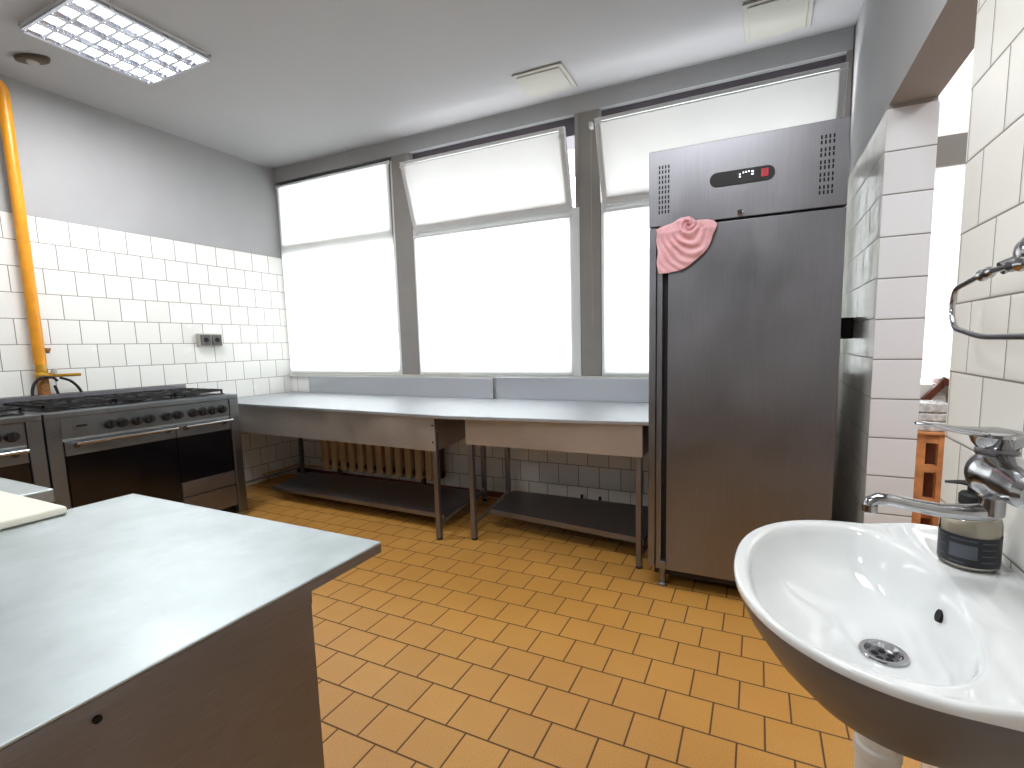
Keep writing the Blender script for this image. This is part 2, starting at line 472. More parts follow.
add(t, bm, 'apron', M['steel_apron'])
def leg(o, x, y, z1=.72, r=.0165):
    bm = new_bm(); box(bm, x-r, x+r, y-r, y+r, .012, z1)
    l = add(o, bm, 'leg', M['steel_dark'], bevel=.004)
    bm = new_bm(); lathe(bm, [(.02, 0), (.02, .006), (.012, .014)], x, y, 16)
    add_child(l, o, bm, 'leg_foot')
def add_child(l, o, bm, name, mat='black'):
    bmesh.ops.translate(bm, verts=bm.verts, vec=(-o.location.x, -o.location.y, -o.location.z))
    obj(name, bm, M[mat], l, smooth=True)
for x, y in ((.225, -.83), (2.475, -.915), (.215, -.12), (2.345, -.12)): leg(t, x, y)
bm = new_bm(); prism(bm, [(.645, -.76), (2.43, -.80), (2.43, -.26), (.53, -.30)], .112, .122)
prism(bm, [(.645, -.76), (2.43, -.80), (2.43, -.79), (.645, -.75)], .092, .112)
prism(bm, [(.645, -.76), (.655, -.76), (.545, -.30), (.53, -.30)], .092, .112)
add(t, bm, 'lower_shelf', M['steel_dark'])
bm = new_bm()
bm.free()
for a_, b_ in (((2.475, -.915, .10), (2.345, -.12, .10)), ((.225, -.83, .10), (.215, -.12, .10)), ((.22, -.34, .10), (2.43, -.34, .10))):
    bm = new_bm(); tube(bm, [a_, b_], .011, 8); add(t, bm, 'stretcher', M['steel'], smooth=True)
for z in (.66, .77):
    bm = new_bm(); lathe(bm, [(.006, -.9425), (.006, -.9385)], axis='y', origin=(2.475, 0, z), seg=10)
    add(t, bm, 'screw', M['hole'])

t = thing('work_table', 'shorter stainless steel work table standing against the left side of the refrigerator', 'table', (3.25, -.45, 0), 0)
bm = new_bm(); prism(bm, [(2.585, -1.0), (3.86, -.86), (3.86, -.032), (2.447, -.032)], .826, .849)
add(t, bm, 'tabletop', M['steel_table'], bevel=.004)
bm = new_bm(); box(bm, 2.447, 3.86, -.06, -.034, .849, 1.020)
add(t, bm, 'backsplash', M['steel_table'], bevel=.003)
bm = new_bm()
slab(bm, (2.672, -.858), (3.81, -.848), .004, .645, .826); slab(bm, (3.81, -.848), (3.81, -.09), .004, .645, .826)
slab(bm, (3.81, -.09), (2.54, -.09), .004, .645, .826); slab(bm, (2.54, -.09), (2.672, -.858), .004, .645, .826)
add(t, bm, 'apron', M['steel_apron'])
for x, y in ((2.695, -.833), (3.788, -.828), (2.565, -.115), (3.788, -.115)): leg(t, x, y, .72)
bm = new_bm(); prism(bm, [(2.71, -.64), (3.80, -.76), (3.80, -.2), (2.66, -.2)], .135, .145)
prism(bm, [(2.71, -.64), (3.80, -.76), (3.80, -.75), (2.71, -.63)], .111, .135)
add(t, bm, 'lower_shelf', M['steel_dark'])
bm = new_bm()
bm.free()
for a_, b_ in (((2.695, -.833, .10), (2.565, -.115, .10)), ((3.788, -.828, .10), (3.788, -.115, .10))):
    bm = new_bm(); tube(bm, [a_, b_], .011, 8); add(t, bm, 'stretcher', M['steel'], smooth=True)

# ------------------------------------------------------------------ radiator
t = thing('radiator', 'beige ribbed cast iron radiator under the window behind the long steel table', 'radiator', (1.22, -.11, .10))
x = .585; k = 0
while x < 1.88 and k < 14:
    bm = new_bm()
    box(bm, x-1.22-.034, x-1.22+.034, -.052, .05, 0.02, .60)
    obj('rib', bm, M['rad'], t, bevel=.016, seg=3)
    x += .1115; k += 1
bm = new_bm()
for z in (.07, .54):
    tube(bm, [(-.665, 0, z), (.70, 0, z)], .028, 14)
obj('header_pipe', bm, M['rad_dark'], t, smooth=True)
bm = new_bm(); box(bm, -.665, .70, .0, .045, .05, .57)
obj('back_plate', bm, M['rad_dark'], t)
for x in (-.5, .5):
    obj('support', B(x-.012, x+.012, -.02, .02, -.10, .03), M['rad_dark'], t)
bm = new_bm(); tube(bm, arc_pts([(-.66, -.0, .07), (-.72, 0, .07), (-.72, 0, .62)], .02), .011, 10)
obj('riser_pipe', bm, M['rad'], t, smooth=True)
t = obj('heating_pipe', new_bm(), M['rad']); bpy.data.objects.remove(t)
bm = new_bm()
tube(bm, arc_pts([(.024, -.40, .075), (.024, -.024, .082), (.52, -.024, .085), (.52, -.10, .085)], .03), .010, 10)
tube(bm, arc_pts([(.024, -.40, .075), (.024, -.36, .01)], .01), .009, 8)
tag(obj('heating_pipe', bm, M['rad'], smooth=True), 'thin beige heating pipe running low round the left wall corner to the radiator', 'pipe')
for x in (3.17, 3.315):
    bm = new_bm(); tube(bm, [(x, -.05, .0), (x, -.05, .12)], .011, 10)
    tag(obj('pipe_stub', bm, M['rubber'], smooth=True), 'short dark pipe stub on the tiled wall under the shorter steel table', 'pipe', 'pipe stubs under the shorter table')

# ------------------------------------------------------------------ stoves
def make_stove(loc, label, right_most=True):
    t = thing('gas_range', label, 'stove', loc)
    D = .756; Lw = 1.096
    # body: local x 0..D, y -Lw..0
    bm = new_bm(); box(bm, .125, D-.03, -Lw+.002, -.002, .09, .895)
    obj('body', bm, M['steel_dark'], t)
    bm = new_bm(); box(bm, .10, D-.08, -Lw+.04, -.04, .0, .09)
    obj('plinth', bm, M['black'], t)
    for yy in (-.033, -Lw+.035):
        bm = new_bm(); box(bm, D-.05, D, yy-(.033 if yy > -.5 else .035), yy+.033, .03, .915)
        obj('corner_post', bm, M['steel_stove'], t, bevel=.004)
    bm = new_bm(); box(bm, .106, D+.004, -Lw, 0, .912, .948)
    obj('cooktop', bm, M['steel_stove'], t, bevel=.006)
    bm = new_bm(); box(bm, .13, D-.10, -Lw+.04, -.03, .949, .955)
    obj('burner_tray', bm, M['enamel'], t, bevel=.003)
    bm = new_bm(); box(bm, .106, .120, -Lw+.0, -.0, .948, 1.012)
    obj('backguard', bm, M['steel_dark'], t, bevel=.002)
    bm = new_bm(); box(bm, D-.03, D-.008, -Lw+.07, -.068, .79, .912)
    obj('control_panel', bm, M['steel_stove'], t, bevel=.002)
    bm = new_bm(); box(bm, D-.008, D-.005, -.97, -.90, .835, .868)
    p = obj('display', bm, M['steel_stove'], t)
    obj('display_window', B(D-.006, D-.002, -.96, -.91, .850, .864), M['black'], p)
    for yy in (-.80, -.74, -.66, -.592, -.49, -.422, -.325, -.258, -.191, -.124):
        bm = new_bm(); lathe(bm, [(.031, 0), (.031, .006), (.026, .010), (.024, .032), (.0, .033)], axis='x', origin=(D-.008, yy, .846), seg=20)
        box(bm, D+.022, D+.034, yy-.005, yy+.005, .828, .864)
        obj('knob', bm, M['black'], t, smooth=True)
    # doors
    for (y0, y1, h0) in ((-Lw+.074, -.443, .13), (-.438, -.070, .37)):
        d = obj('oven_door', B(D-.035, D-.004, y0, y1, .69, .775), M['steel_stove'], t, bevel=.003)
        obj('door_glass', B(D-.035, D-.006, y0, y1, h0, .69), M['glass_black'], d, bevel=.002)
        bm = new_bm()
        tube(bm, [(D+.045, y0+.035, .762), (D+.045, y1-.012, .762)], .011, 12)
        for yy in (y0+.055, y1-.05):
            tube(bm, [(D-.006, yy, .745), (D+.045, yy, .762)], [.018, .010], 12)
        obj('door_handle', bm, M['chrome'], d, smooth=True)
    obj('vent_strip', B(D-.03, D-.012, -Lw+.07, -.068, .777, .789), M['steel_top'], t)
    for z0, z1 in ((.265, .365), (.10, .255)):
        obj('drawer_front', B(D-.035, D-.004, -.438, -.070, z0, z1), M['steel_dark'], t, bevel=.003)
    obj('lower_panel', B(D-.035, D-.006, -Lw+.074, -.443, .09, .125), M['steel_dark'], t)
    # burners and grates
    for i in range(3):
        yc = -.20 - i*.345
        for xc in (.27, .52):
            bm = new_bm(); lathe(bm, [(.062, 0), (.062, .006), (.048, .010), (.040, .012), (.040, .019), (.0, .022)], xc, yc, 24, origin=(0, 0, .955))
            obj('burner', bm, M['iron'], t, smooth=True)
        bm = new_bm(); hw = .165; x0, x1 = .15, .64; z0, z1 = .974, .988; b = .006
        for a, bb, c, d_ in ((x0, x1, yc-hw, yc-hw+2*b), (x0, x1, yc+hw-2*b, yc+hw), (x0, x0+2*b, yc-hw, yc+hw), (x1-2*b, x1, yc-hw, yc+hw), (.389, .401, yc-hw, yc+hw)):
            box(bm, a, bb, c, d_, z0-.004, z1-.002)
        for xc in (.27, .52):
            for q in range(8):
                a = q*PI/4 + PI/8*0
                ca, sa = math.cos(a), math.sin(a)
                R0, R1 = .028, min((.118/abs(ca) if abs(ca) > .01 else 9), ((hw)/abs(sa) if abs(sa) > .01 else 9), .165)
                vs = box(bm, R0, R1, -.0045, .0045, z0, z1)
                for v in vs:
                    px, py = v.co.x, v.co.y
                    v.co.x = xc + px*ca - py*sa; v.co.y = yc + px*sa + py*ca
        for a in (x0+.006, x1-.006):
            for c in (yc-hw+.006, yc+hw-.006): box(bm, a-.006, a+.006, c-.006, c+.006, .955, z0)
        obj('grate', bm, M['iron'], t)
    return t
make_stove((0, -1.062, 0), 'wide stainless steel gas range with black oven doors, next to the long steel table')
make_stove((0, -2.166, 0), 'second gas range at the left edge of the photo, seen only by its right corner')

# ------------------------------------------------------------------ gas pipe
t = thing('gas_pipe', 'thick yellow vertical gas pipe on the tiled wall behind the stoves', 'pipe', (.055, -1.893, .97))
bm = new_bm(); tube(bm, arc_pts([(0, 0, .24), (0, 0, 1.99), (0, -.5, 1.99)], .07, 8), .031, 20)
obj('upper_pipe', bm, M['yellow'], t, smooth=True)
bm = new_bm(); lathe(bm, [(.032, 0), (.035, .006), (.035, .03), (.030, .04), (.032, .05), (.026, .07), (.026, .10)], origin=(0, 0, .15), seg=20)
obj('pipe_union', bm, M['gold'], t, smooth=True)
bm = new_bm(); tube(bm, [(0, 0, -.2), (0, 0, .17)], .031, 18)
obj('lower_pipe', bm, M['rust'], t, smooth=True)
bm = new_bm(); tube(bm, arc_pts([(.02, .03, .165), (.02, .19, .165)], .01), .011, 10)
tube(bm, [(.0, .02, .165), (.02, .05, .165)], .02, 12)
obj('valve_handle', bm, M['gold'], t, smooth=True)
bm = new_bm(); lathe(bm, [(.016, 0), (.016, .03), (0, .034)], origin=(.02, .055, .18), seg=14)
obj('valve_cap', bm, M['plate'], t, smooth=True)
bm = new_bm(); lathe(bm, [(.018, 0), (.018, .02)], origin=(0, .042, .33), seg=12)
box(bm, -.045, .0, .03, .055, .315, .345)
obj('pipe_clamp', bm, M['rust'], t)
def hose(pts, label):
    bm = new_bm(); P = [Vector(p) for p in pts]
    # Catmull-Rom
    Q = [P[0]]+P+[P[-1]]; out = []
    for i in range(1, len(Q)-2):
        for k in range(8):
            u = k/8; p0, p1, p2, p3 = Q[i-1], Q[i], Q[i+1], Q[i+2]
            out.append(.5*((2*p1)+(-p0+p2)*u+(2*p0-5*p1+4*p2-p3)*u*u+(-p0+3*p1-3*p2+p3)*u**3))
    out.append(P[-1]); tube(bm, out, .0085, 10)
    return tag(obj('gas_hose', bm, M['rubber'], smooth=True), label, 'hose')
hose([(.092, -1.965, .86), (.092, -1.96, 1.05), (.10, -1.92, 1.125), (.10, -1.86, 1.125), (.092, -1.835, 1.10)], 'black gas hose bending over the brown lower gas pipe')
hose([(.078, -1.822, .86), (.078, -1.832, 1.0), (.078, -1.845, 1.07)], 'short black gas hose dropping straight down beside the brown gas pipe')
hose([(.097, -1.82, 1.12), (.09, -1.76, 1.09), (.08, -1.71, 1.01), (.08, -1.68, .86)], 'black gas hose curving down to the right below the brass valve handle')

# ------------------------------------------------------------------ wall socket
t = thing('wall_socket', 'double dark grey wall socket in a pale box on the left tiled wall', 'socket', (0, -.785, 1.372))
obj('back_box', B(.001, .045, -.098, .098, -.055, .055), M['plate'], t, bevel=.006)
for yy in (-.046, .046):
    bm = new_bm(); box(bm, .045, .058, yy-.04, yy+.04, -.044, .044)
    s = obj('socket_cover', bm, M['sock'], t, bevel=.004)
    bm = new_bm(); lathe(bm, [(.02, .0), (.02, .003), (0, .003)], axis='x', origin=(.0575, yy, 0), seg=20)
    obj('socket_face', bm, M['hole'], s)
t = thing('wall_switch', 'black switch box on the tiled right wall behind the refrigerator side', 'switch', (W, -.42, 1.325))
obj('switch_box', B(-.055, -.001, -.05, .05, -.055, .055), M['black'], t, bevel=.006)
obj('rocker', B(-.062, -.055, -.022, .022, -.028, .028), M['iron'], t, bevel=.002)

# ------------------------------------------------------------------ refrigerator
FX0, FX1, FY = 3.876, 4.690, -1.02
t = thing('refrigerator', 'tall upright stainless steel refrigerator with one door and pink cloth on it', 'refrigerator', ((FX0+FX1)/2, FY, 0))
def fr(bm, name, mat, parent=None, **k):
    bmesh.ops.translate(bm, verts=bm.verts, vec=(-t.location.x, -t.location.y, 0))
    return obj(name, bm, mat, parent or t, **k)
fr(B(FX0, FX1, FY+.055, -.14, .115, 2.165), 'body', M['steel_fridge'], bevel=.003)
fr(B(FX0, FX1, FY, FY+.055, 1.822, 2.168), 'top_panel', M['steel_fridge'], bevel=.003)
top = [c for c in t.children if c.name.startswith('top_panel')][0]
fr(B(FX0+.001, 3.911, FY+.003, FY+.055, .112, 1.816), 'side_post', M['steel_fridge'], bevel=.002)
# door with handle groove on its left edge
bm = new_bm()
box(bm, 3.969, FX1, FY, FY+.053, .108, 1.812)
box(bm, 3.917, 3.969, FY, FY+.053, .108, .150)
box(bm, 3.917, 3.943, FY, FY+.053, .150, 1.812)
door = fr(bm, 'door', M['steel_fridge'], bevel=.003)
fr(B(3.943, 3.969, FY+.03, FY+.05, .150, 1.812), 'handle_groove', M['black'], door)
fr(B(3.90, 4.66, FY+.06, -.2, .055, .115), 'base_rail', M['black'])
for x, y in ((3.945, FY+.05), (4.64, FY+.05), (3.945, -.22), (4.64, -.22)):
    bm = new_bm(); lathe(bm, [(.026, 0), (.026, .012), (.017, .018), (.017, .115)], x, y, 16)
    fr(bm, 'foot', M['steel_dark'], smooth=True)
# display pill
bm = new_bm(); pts = []
cx0, cx1, cz, rr = 4.181, 4.388, 1.996, .030
for i in range(13): a = PI/2 + PI*i/12; pts.append((cx0+rr*math.cos(a), cz+rr*math.sin(a)))
for i in range(13): a = -PI/2 + PI*i/12; pts.append((cx1+rr*math.cos(a), cz+rr*math.sin(a)))
a = [bm.verts.new((p[0], FY-.005, p[1])) for p in pts]; b = [bm.verts.new((p[0], FY+.0, p[1])) for p in pts]
bm.faces.new(a); bm.faces.new(list(reversed(b)))
for i in range(len(pts)): bm.faces.new([a[i], b[i], b[(i+1) % len(pts)], a[(i+1) % len(pts)]])
bmesh.ops.recalc_face_normals(bm, faces=bm.faces)
disp = fr(bm, 'control_display', M['black'], top)
bm = new_bm()
for x, z, w_ in ((4.278, 2.004, .0035), (4.278, 1.994, .0035), (4.292, 2.010, .003), (4.303, 2.011, .003), (4.314, 2.012, .003), (4.329, 2.010, .005), (4.329, 1.999, .005)):
    box(bm, x-w_, x+w_*.9, FY-.0065, FY-.005, z-.003, z+.003)
fr(bm, 'indicator_light', M['led_white'], disp)
sw = fr(B(4.364, 4.392, FY-.008, FY-.005, 1.980, 2.014), 'power_switch', M['led_red'], disp, bevel=.001)
bm = new_bm()
box(bm, 4.370, 4.387, FY-.0088, FY-.0078, 2.006, 2.0085); box(bm, 4.3765, 4.3785, FY-.0088, FY-.0078, 1.985, 2.003)
fr(bm, 'switch_mark', M['wood_dark'], sw)
bm = new_bm(); lathe(bm, [(.013, 0), (.013, -.008), (.010, -.011), (0, -.011)], axis='y', origin=(4.282, FY, 1.842), seg=20)
box(bm, 4.2805, 4.2835, FY-.0125, FY-.0105, 1.835, 1.849)
fr(bm, 'door_lock', M['chrome'], top, smooth=True)
for (xa, xb, za, zb) in ((3.918, 3.975, 1.875, 2.103), (4.582, 4.642, 1.868, 2.118)):
    bm = new_bm()
    for g in range(5):
        zc = za + (zb-za)*(g+.5)/5
        for r_ in (-1, 1):
            for c in range(4):
                xc = xa + (xb-xa)*(c+.5)/4
                box(bm, xc-.0033, xc+.0033, FY-.0008, FY+.002, zc+r_*.0105-.0075, zc+r_*.0105+.0075)
    fr(bm, 'vent_slots', M['hole'], top)

# ------------------------------------------------------------------ pink cloth
def px2(cx, cz): # crop pixels of the cloth study -> x, z on the door plane
    u = 645+cx/9.6; v = 205+cz/9.6
    x = 3.876 + (u-649.5)*(.0) ; return u, v
outline = [(3.909, 1.807), (3.945, 1.82), (3.998, 1.832), (4.033, 1.848), (4.05, 1.847), (4.068, 1.85), (4.084, 1.838), (4.094, 1.826), (4.119, 1.829), (4.146, 1.828), (4.169, 1.821), (4.184, 1.803), (4.183, 1.778), (4.166, 1.734), (4.148, 1.704), (4.13, 1.677), (4.103, 1.65), (4.076, 1.631), (4.048, 1.616), (4.019, 1.607), (3.971, 1.601), (3.922, 1.599), (3.918, 1.649), (3.917, 1.717), (3.915, 1.775)]
kx, kz = 4.060, 1.812
N = 160
def lerp_outline(s):
    n = len(outline); f = s*n; i = int(f) % n; u = f-int(f)
    a, b = outline[i], outline[(i+1) % n]
    return a[0]*(1-u)+b[0]*u, a[1]*(1-u)+b[1]*u
bm = new_bm(); R = 60; rings = []
ctr = bm.verts.new((kx, FY-.040, kz))
for j in range(1, R+1):
    q = j/R; ring = []
    for i in range(N):
        ox, oz = lerp_outline(i/N)
        x = kx+(ox-kx)*q; z = kz+(oz-kz)*q
        ang = math.atan2(oz-kz, ox-kx)
        dist = math.hypot(x-kx, z-kz)
        down = max(0, -math.sin(ang))
        # swirl rosette near the knot, swags lower down, radial pleats
        ros = math.exp(-(dist/.040)**2)
        d = .014 + .022*math.exp(-(dist/.075)**2)
        d += ros*.010*math.sin(dist*260 - ang*2)
        sw_ = 1-ros
        wob = 1+.25*math.sin(ang*2+1)
        swag = math.sin(dist*190*wob + .9*math.sin(ang*3))
        swag = math.copysign(abs(swag)**.7, swag)
        d += sw_*.0095*swag*(.25+.75*down)*(1-.75*q**2)
        d += sw_*.007*math.sin(ang*7+dist*34)*q*(1-.6*down)
        # diagonal fold: the lower left corner lies flatter, under the swags
        sd = ((x-3.915)*(1.79-1.607) - (1.79-z)*(4.019-3.915))/.2105
        d += .012*(1/(1+math.exp(-sd/.004))-.5) if z < 1.79 else 0
        d *= (1-.5*q**8)
        ring.append(bm.verts.new((x+.004*math.sin(z*60), FY-.004-max(.001, d), z)))
    rings.append(ring)
for i in range(N): bm.faces.new([ctr, rings[0][(i+1) % N], rings[0][i]])
for A, Bq in zip(rings, rings[1:]):
    for i in range(N): bm.faces.new([A[i], A[(i+1) % N], Bq[(i+1) % N], Bq[i]])
bmesh.ops.recalc_face_normals(bm, faces=bm.faces)
o = obj('cloth', bm, M['cloth'], smooth=True, angle=180)
md = o.modifiers.new('thick', 'SOLIDIFY'); md.thickness = .0015; md.offset = -1
tag(o, 'crumpled pink cloth hanging over the top left corner of the refrigerator door', 'cloth')

# ------------------------------------------------------------------ island in the foreground
t = thing('prep_counter', 'large stainless steel prep counter with flat top in the foreground left', 'counter', (3.1, -3.5, 0))
def isl(bm, name, mat, parent=None, **k):
    bmesh.ops.translate(bm, verts=bm.verts, vec=(-t.location.x, -t.location.y, 0)); return obj(name, bm, mat, parent or t, **k)
IX0, IX1, IY1, IY0 = 2.622, 3.614, -2.626, -4.45
ct = isl(B(IX0, IX1, IY0, IY1, .838, .845), 'countertop', M['steel_top'], bevel=.003, seg=3)
isl(B(IX0+.001, IX1-.001, IY0+.001, IY1-.001, .820, .838), 'edge_lip', M['steel_dark'], ct)  # dark reflection on the folded edge is put into its steel colour
isl(B(IX0+.05, IX1-.0585, IY0+.05, IY1-.141, .760, .822), 'top_rail', M['steel_dark'])
isl(B(IX0+.055, IX1-.06, IY0+.06, IY1-.142, .06, .760), 'cabinet_body', M['steel_dark'])
isl(B(IX0+.1, IX1-.10, IY0+.1, IY1-.16, 0, .06), 'plinth', M['black'])
bm = new_bm(); lathe(bm, [(.0055, 0), (.0055, .0015), (0, .0015)], axis='x', origin=(IX1-.0575, -3.117, .776), seg=12)
isl(bm, 'rivet', M['hole'])

t = thing('side_counter', 'stainless steel counter end behind the cream cutting board at the left edge', 'counter', (1.5, -3.4, 0))
isl(B(.95, 2.305, -4.2, -2.693, .80, .845), 'countertop', M['steel_top'], bevel=.004)
isl(B(1.0, 2.25, -4.1, -2.74, .06, .80), 'cabinet_body', M['steel_dark'])
isl(B(1.05, 2.2, -4.05, -2.8, 0, .06), 'plinth', M['black'])
tag(obj('cutting_board', B(1.55, 2.675, -3.55, -2.80, .846, .868), M['board'], bevel=.007, seg=3), 'thick cream plastic cutting board lying next to the foreground steel counter', 'cutting board')

# ------------------------------------------------------------------ wash basin
CY = -2.38
def sup(t_, a0, a1, b, n, cx):
    """superellipse-like D: a0 toward the room (-x), a1 toward the wall, b half width"""
    c, s = math.cos(t_), math.sin(t_)
    a = a1 if c > 0 else a0
    return cx + a*math.copysign(abs(c)**(2/n), c), CY + b*math.copysign(abs(s)**(2/n), s)
NB = 96
def loop(bm, f, z):
    out = []
    for i in range(NB):
        x, y = f(2*PI*i/NB); zz = z(x, y) if callable(z) else z
        out.append(bm.verts.new((x, y, zz)))
    return out
XC = 4.62
def outer(k, b=.326, cxs=0.0):
    # D outline scaled k; the wall side stays at the wall
    def f(t_):
        c, s = math.cos(t_), math.sin(t_)
        if c > 0:
            x = XC + (W-.001-XC)*min(1, abs(c)**.25*1.0) if True else 0
            x = XC + (W-.001-XC)*(abs(c)**(2/7.0)); y = CY + b*k*math.copysign(abs(s)**(2/7.0), s)
        else:
            e = 2.35 if s > 0 else 2.1; x = XC - (XC-4.338)*k*abs(c)**(2/e) + cxs; y = CY + b*k*math.copysign(abs(s)**(2/e), s)
        return x, y
    return f
def inner(k, dx=0, n=2.25):
    def f(t_):
        c, s = math.cos(t_), math.sin(t_)
        a = .205 if c < 0 else (.118 if s > 0 else .118+.02*abs(s))
        x = 4.572+dx + a*k*math.copysign(abs(c)**(2/n), c); y = CY + .288*k*math.copysign(abs(s)**(2/n), s)
        return x, y
    return f
def sm(a, b, v):
    u = min(1, max(0, (v-a)/(b-a))); return u*u*(3-2*u)
def deck(x, y):
    z = .822 + .015*sm(4.655, 4.71, x)
    z -= .013*sm(CY-.060, CY-.085, y)*sm(4.668, 4.70, x)*sm(CY-.315, CY-.285, y)*sm(4.812, 4.79, x)
    z -= .006*sm(CY+.10, CY+.16, y)*sm(4.70, 4.73, x)*sm(CY+.30, CY+.27, y)*sm(4.812, 4.79, x)
    return z
t = thing('wash_basin', 'white ceramic wash basin mounted on the tiled right wall in the foreground', 'sink', (W, CY, .82))
def snk(bm, name, mat, parent=None, **k):
    bmesh.ops.translate(bm, verts=bm.verts, vec=(-W, -CY, -.82)); return obj(name, bm, mat, parent or t, **k)
bm = new_bm(); L = []
def hull(k, z, sh=0, wallk=1.0):
    fo = outer(k)
    def f(t_):
        x, y = fo(t_)
        return x+sh*(1 if x < W-.05 else (W-x)/.05), y
    return loop(bm, f, z)
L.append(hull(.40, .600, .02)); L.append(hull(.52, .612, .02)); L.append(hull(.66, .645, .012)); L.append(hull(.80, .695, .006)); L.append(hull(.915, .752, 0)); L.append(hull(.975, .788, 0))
L.append(hull(.998, .806, 0)); L.append(hull(1.0, lambda x, y: deck(x, y)-.006, 0)); L.append(hull(.992, lambda x, y: deck(x, y)-.001, 0)); L.append(hull(.982, deck, 0))
o_ = outer(.982); i_ = inner(1.045)
for q in range(1, 14):
    def mid(t_, q=q):
        a_, b_ = o_(t_), i_(t_); u = q/14
        return a_[0]*(1-u)+b_[0]*u, a_[1]*(1-u)+b_[1]*u
    L.append(loop(bm, mid, deck))
L.append(loop(bm, inner(1.045), deck)); L.append(loop(bm, inner(1.02), lambda x, y: deck(x, y)-.002)); L.append(loop(bm, inner(1.0), lambda x, y: deck(x, y)-.008))
for k, z, dx in ((.985, .800, 0), (.965, .785, 0), (.93, .762, .002), (.87, .735, .005), (.77, .712, .018), (.62, .696, .030), (.45, .687, .036)):
    L.append(loop(bm, inner(k, dx, 2.25 if k > .5 else 2.1), z))
def ringf(r): return lambda t_: (4.604+r*math.cos(t_), CY+r*math.sin(t_))
L.append(loop(bm, ringf(.050), .6825)); L.append(loop(bm, ringf(.043), .6805))
L.append(loop(bm, ringf(.036), .679)); L.append(loop(bm, ringf(.032), .664)); L.append(loop(bm, ringf(.018), .600))
bm.faces.new(list(reversed(L[0])))
for j_, (A, Bq) in enumerate(zip(L, L[1:])):
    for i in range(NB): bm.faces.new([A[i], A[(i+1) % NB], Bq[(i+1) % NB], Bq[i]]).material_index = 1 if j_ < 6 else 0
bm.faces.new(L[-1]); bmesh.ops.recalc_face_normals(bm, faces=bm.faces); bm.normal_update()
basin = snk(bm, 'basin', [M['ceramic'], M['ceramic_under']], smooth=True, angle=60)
bm = new_bm(); lathe(bm, [(.038, -.009), (.040, .002), (.038, .0045), (.031, .004), (.028, -.003), (.027, -.006), (.0, -.006)], 4.604, CY, 40, origin=(0, 0, .681))
dr = snk(bm, 'drain', M['chrome'], basin, smooth=True)
bm = new_bm(); lathe(bm, [(.024, 0), (.022, .0015), (0, .0015)], 4.604, CY, 32, origin=(0, 0, .6745))
snk(bm, 'strainer', M['steel_dark'], dr)
bm = new_bm()
for i in range(5):
    a = i*2*PI/5+.3
    lathe(bm, [(.0062, 0), (.0062, .0012), (0, .0012)], 4.604+.0135*math.cos(a), CY+.0135*math.sin(a), 14, origin=(0, 0, .6758))
snk(bm, 'drain_hole', M['hole'], dr)
bm = new_bm(); lathe(bm, [(.0115, -.012), (.0115, .0), (.010, -.001), (0, -.001)], axis='x', origin=(0, 0, 0), seg=20)
bmesh.ops.rotate(bm, verts=bm.verts, cent=(0, 0, 0), matrix=Matrix.Rotation(math.radians(180+18), 3, 'Y'))
bmesh.ops.translate(bm, verts=bm.verts, vec=(4.6805, CY+.0, .775))
snk(bm, 'overflow_hole', M['hole'], basin)
# trap
t2 = thing('bottle_trap', 'white plastic drain trap pipe under the wash basin', 'pipe', (4.604, CY, 0))
bm = new_bm(); lathe(bm, [(.020, .18), (.036, .20), (.036, .47), (.040, .475), (.040, .495), (.036, .50), (.036, .575), (.03, .598)], seg=28)
obj('trap_body', bm, M['plastic'], t2, smooth=True)
bm = new_bm(); tube(bm, arc_pts([(0, 0, .42), (.10, 0, .42), (W-4.604-.002, 0, .42)], .03), .018, 16)
obj('outlet_pipe', bm, M['plastic'], t2, smooth=True)

# ------------------------------------------------------------------ faucet (wall mounted)
FXC = 4.742
t = thing('faucet', 'chrome wall mixer faucet with long lever and swivel spout above the wash basin', 'faucet', (W, CY, 1.03))
def fc(bm, name, mat=None, parent=None, **k):
    bmesh.ops.translate(bm, verts=bm.verts, vec=(-W, -CY, -1.03)); return obj(name, bm, mat or M['chrome'], parent or t, smooth=True, **k)
bm = new_bm()
ZB = 1.044
ys = [-.135, -.125, -.10, -.065, -.050, -.036, -.020, -.005, .008, .020, .028, .033]
rs = [.018, .027, .029, .030, .032, .037, .041, .042, .039, .031, .022, .012]
tube(bm, [(FXC, CY+y, ZB) for y in ys], rs, 32)
for ya, yb in ((.010, .035), (-.112, -.125)):
    tube(bm, arc_pts([(FXC+.01, CY+ya, ZB), (FXC+.035, CY+yb, ZB-.006), (W-.012, CY+yb, ZB-.008)], .01), .015, 16)
    lathe(bm, [(.030, 0), (.028, -.008), (.018, -.014)], axis='x', origin=(W-.001, CY+yb, ZB-.008), seg=24)
body = fc(bm, 'mixer_body')
bm = new_bm(); lathe(bm, [(.028, .0), (.029, .006), (.027, .014), (.026, .018)], FXC, CY, 28, origin=(0, 0, 1.076))
fc(bm, 'cartridge_collar', M['steel_dark'])
bm = new_bm(); lathe(bm, [(.028, .0), (.034, .008), (.038, .020), (.036, .025), (.0, .028)], FXC, CY, 28, origin=(0, 0, 1.088))
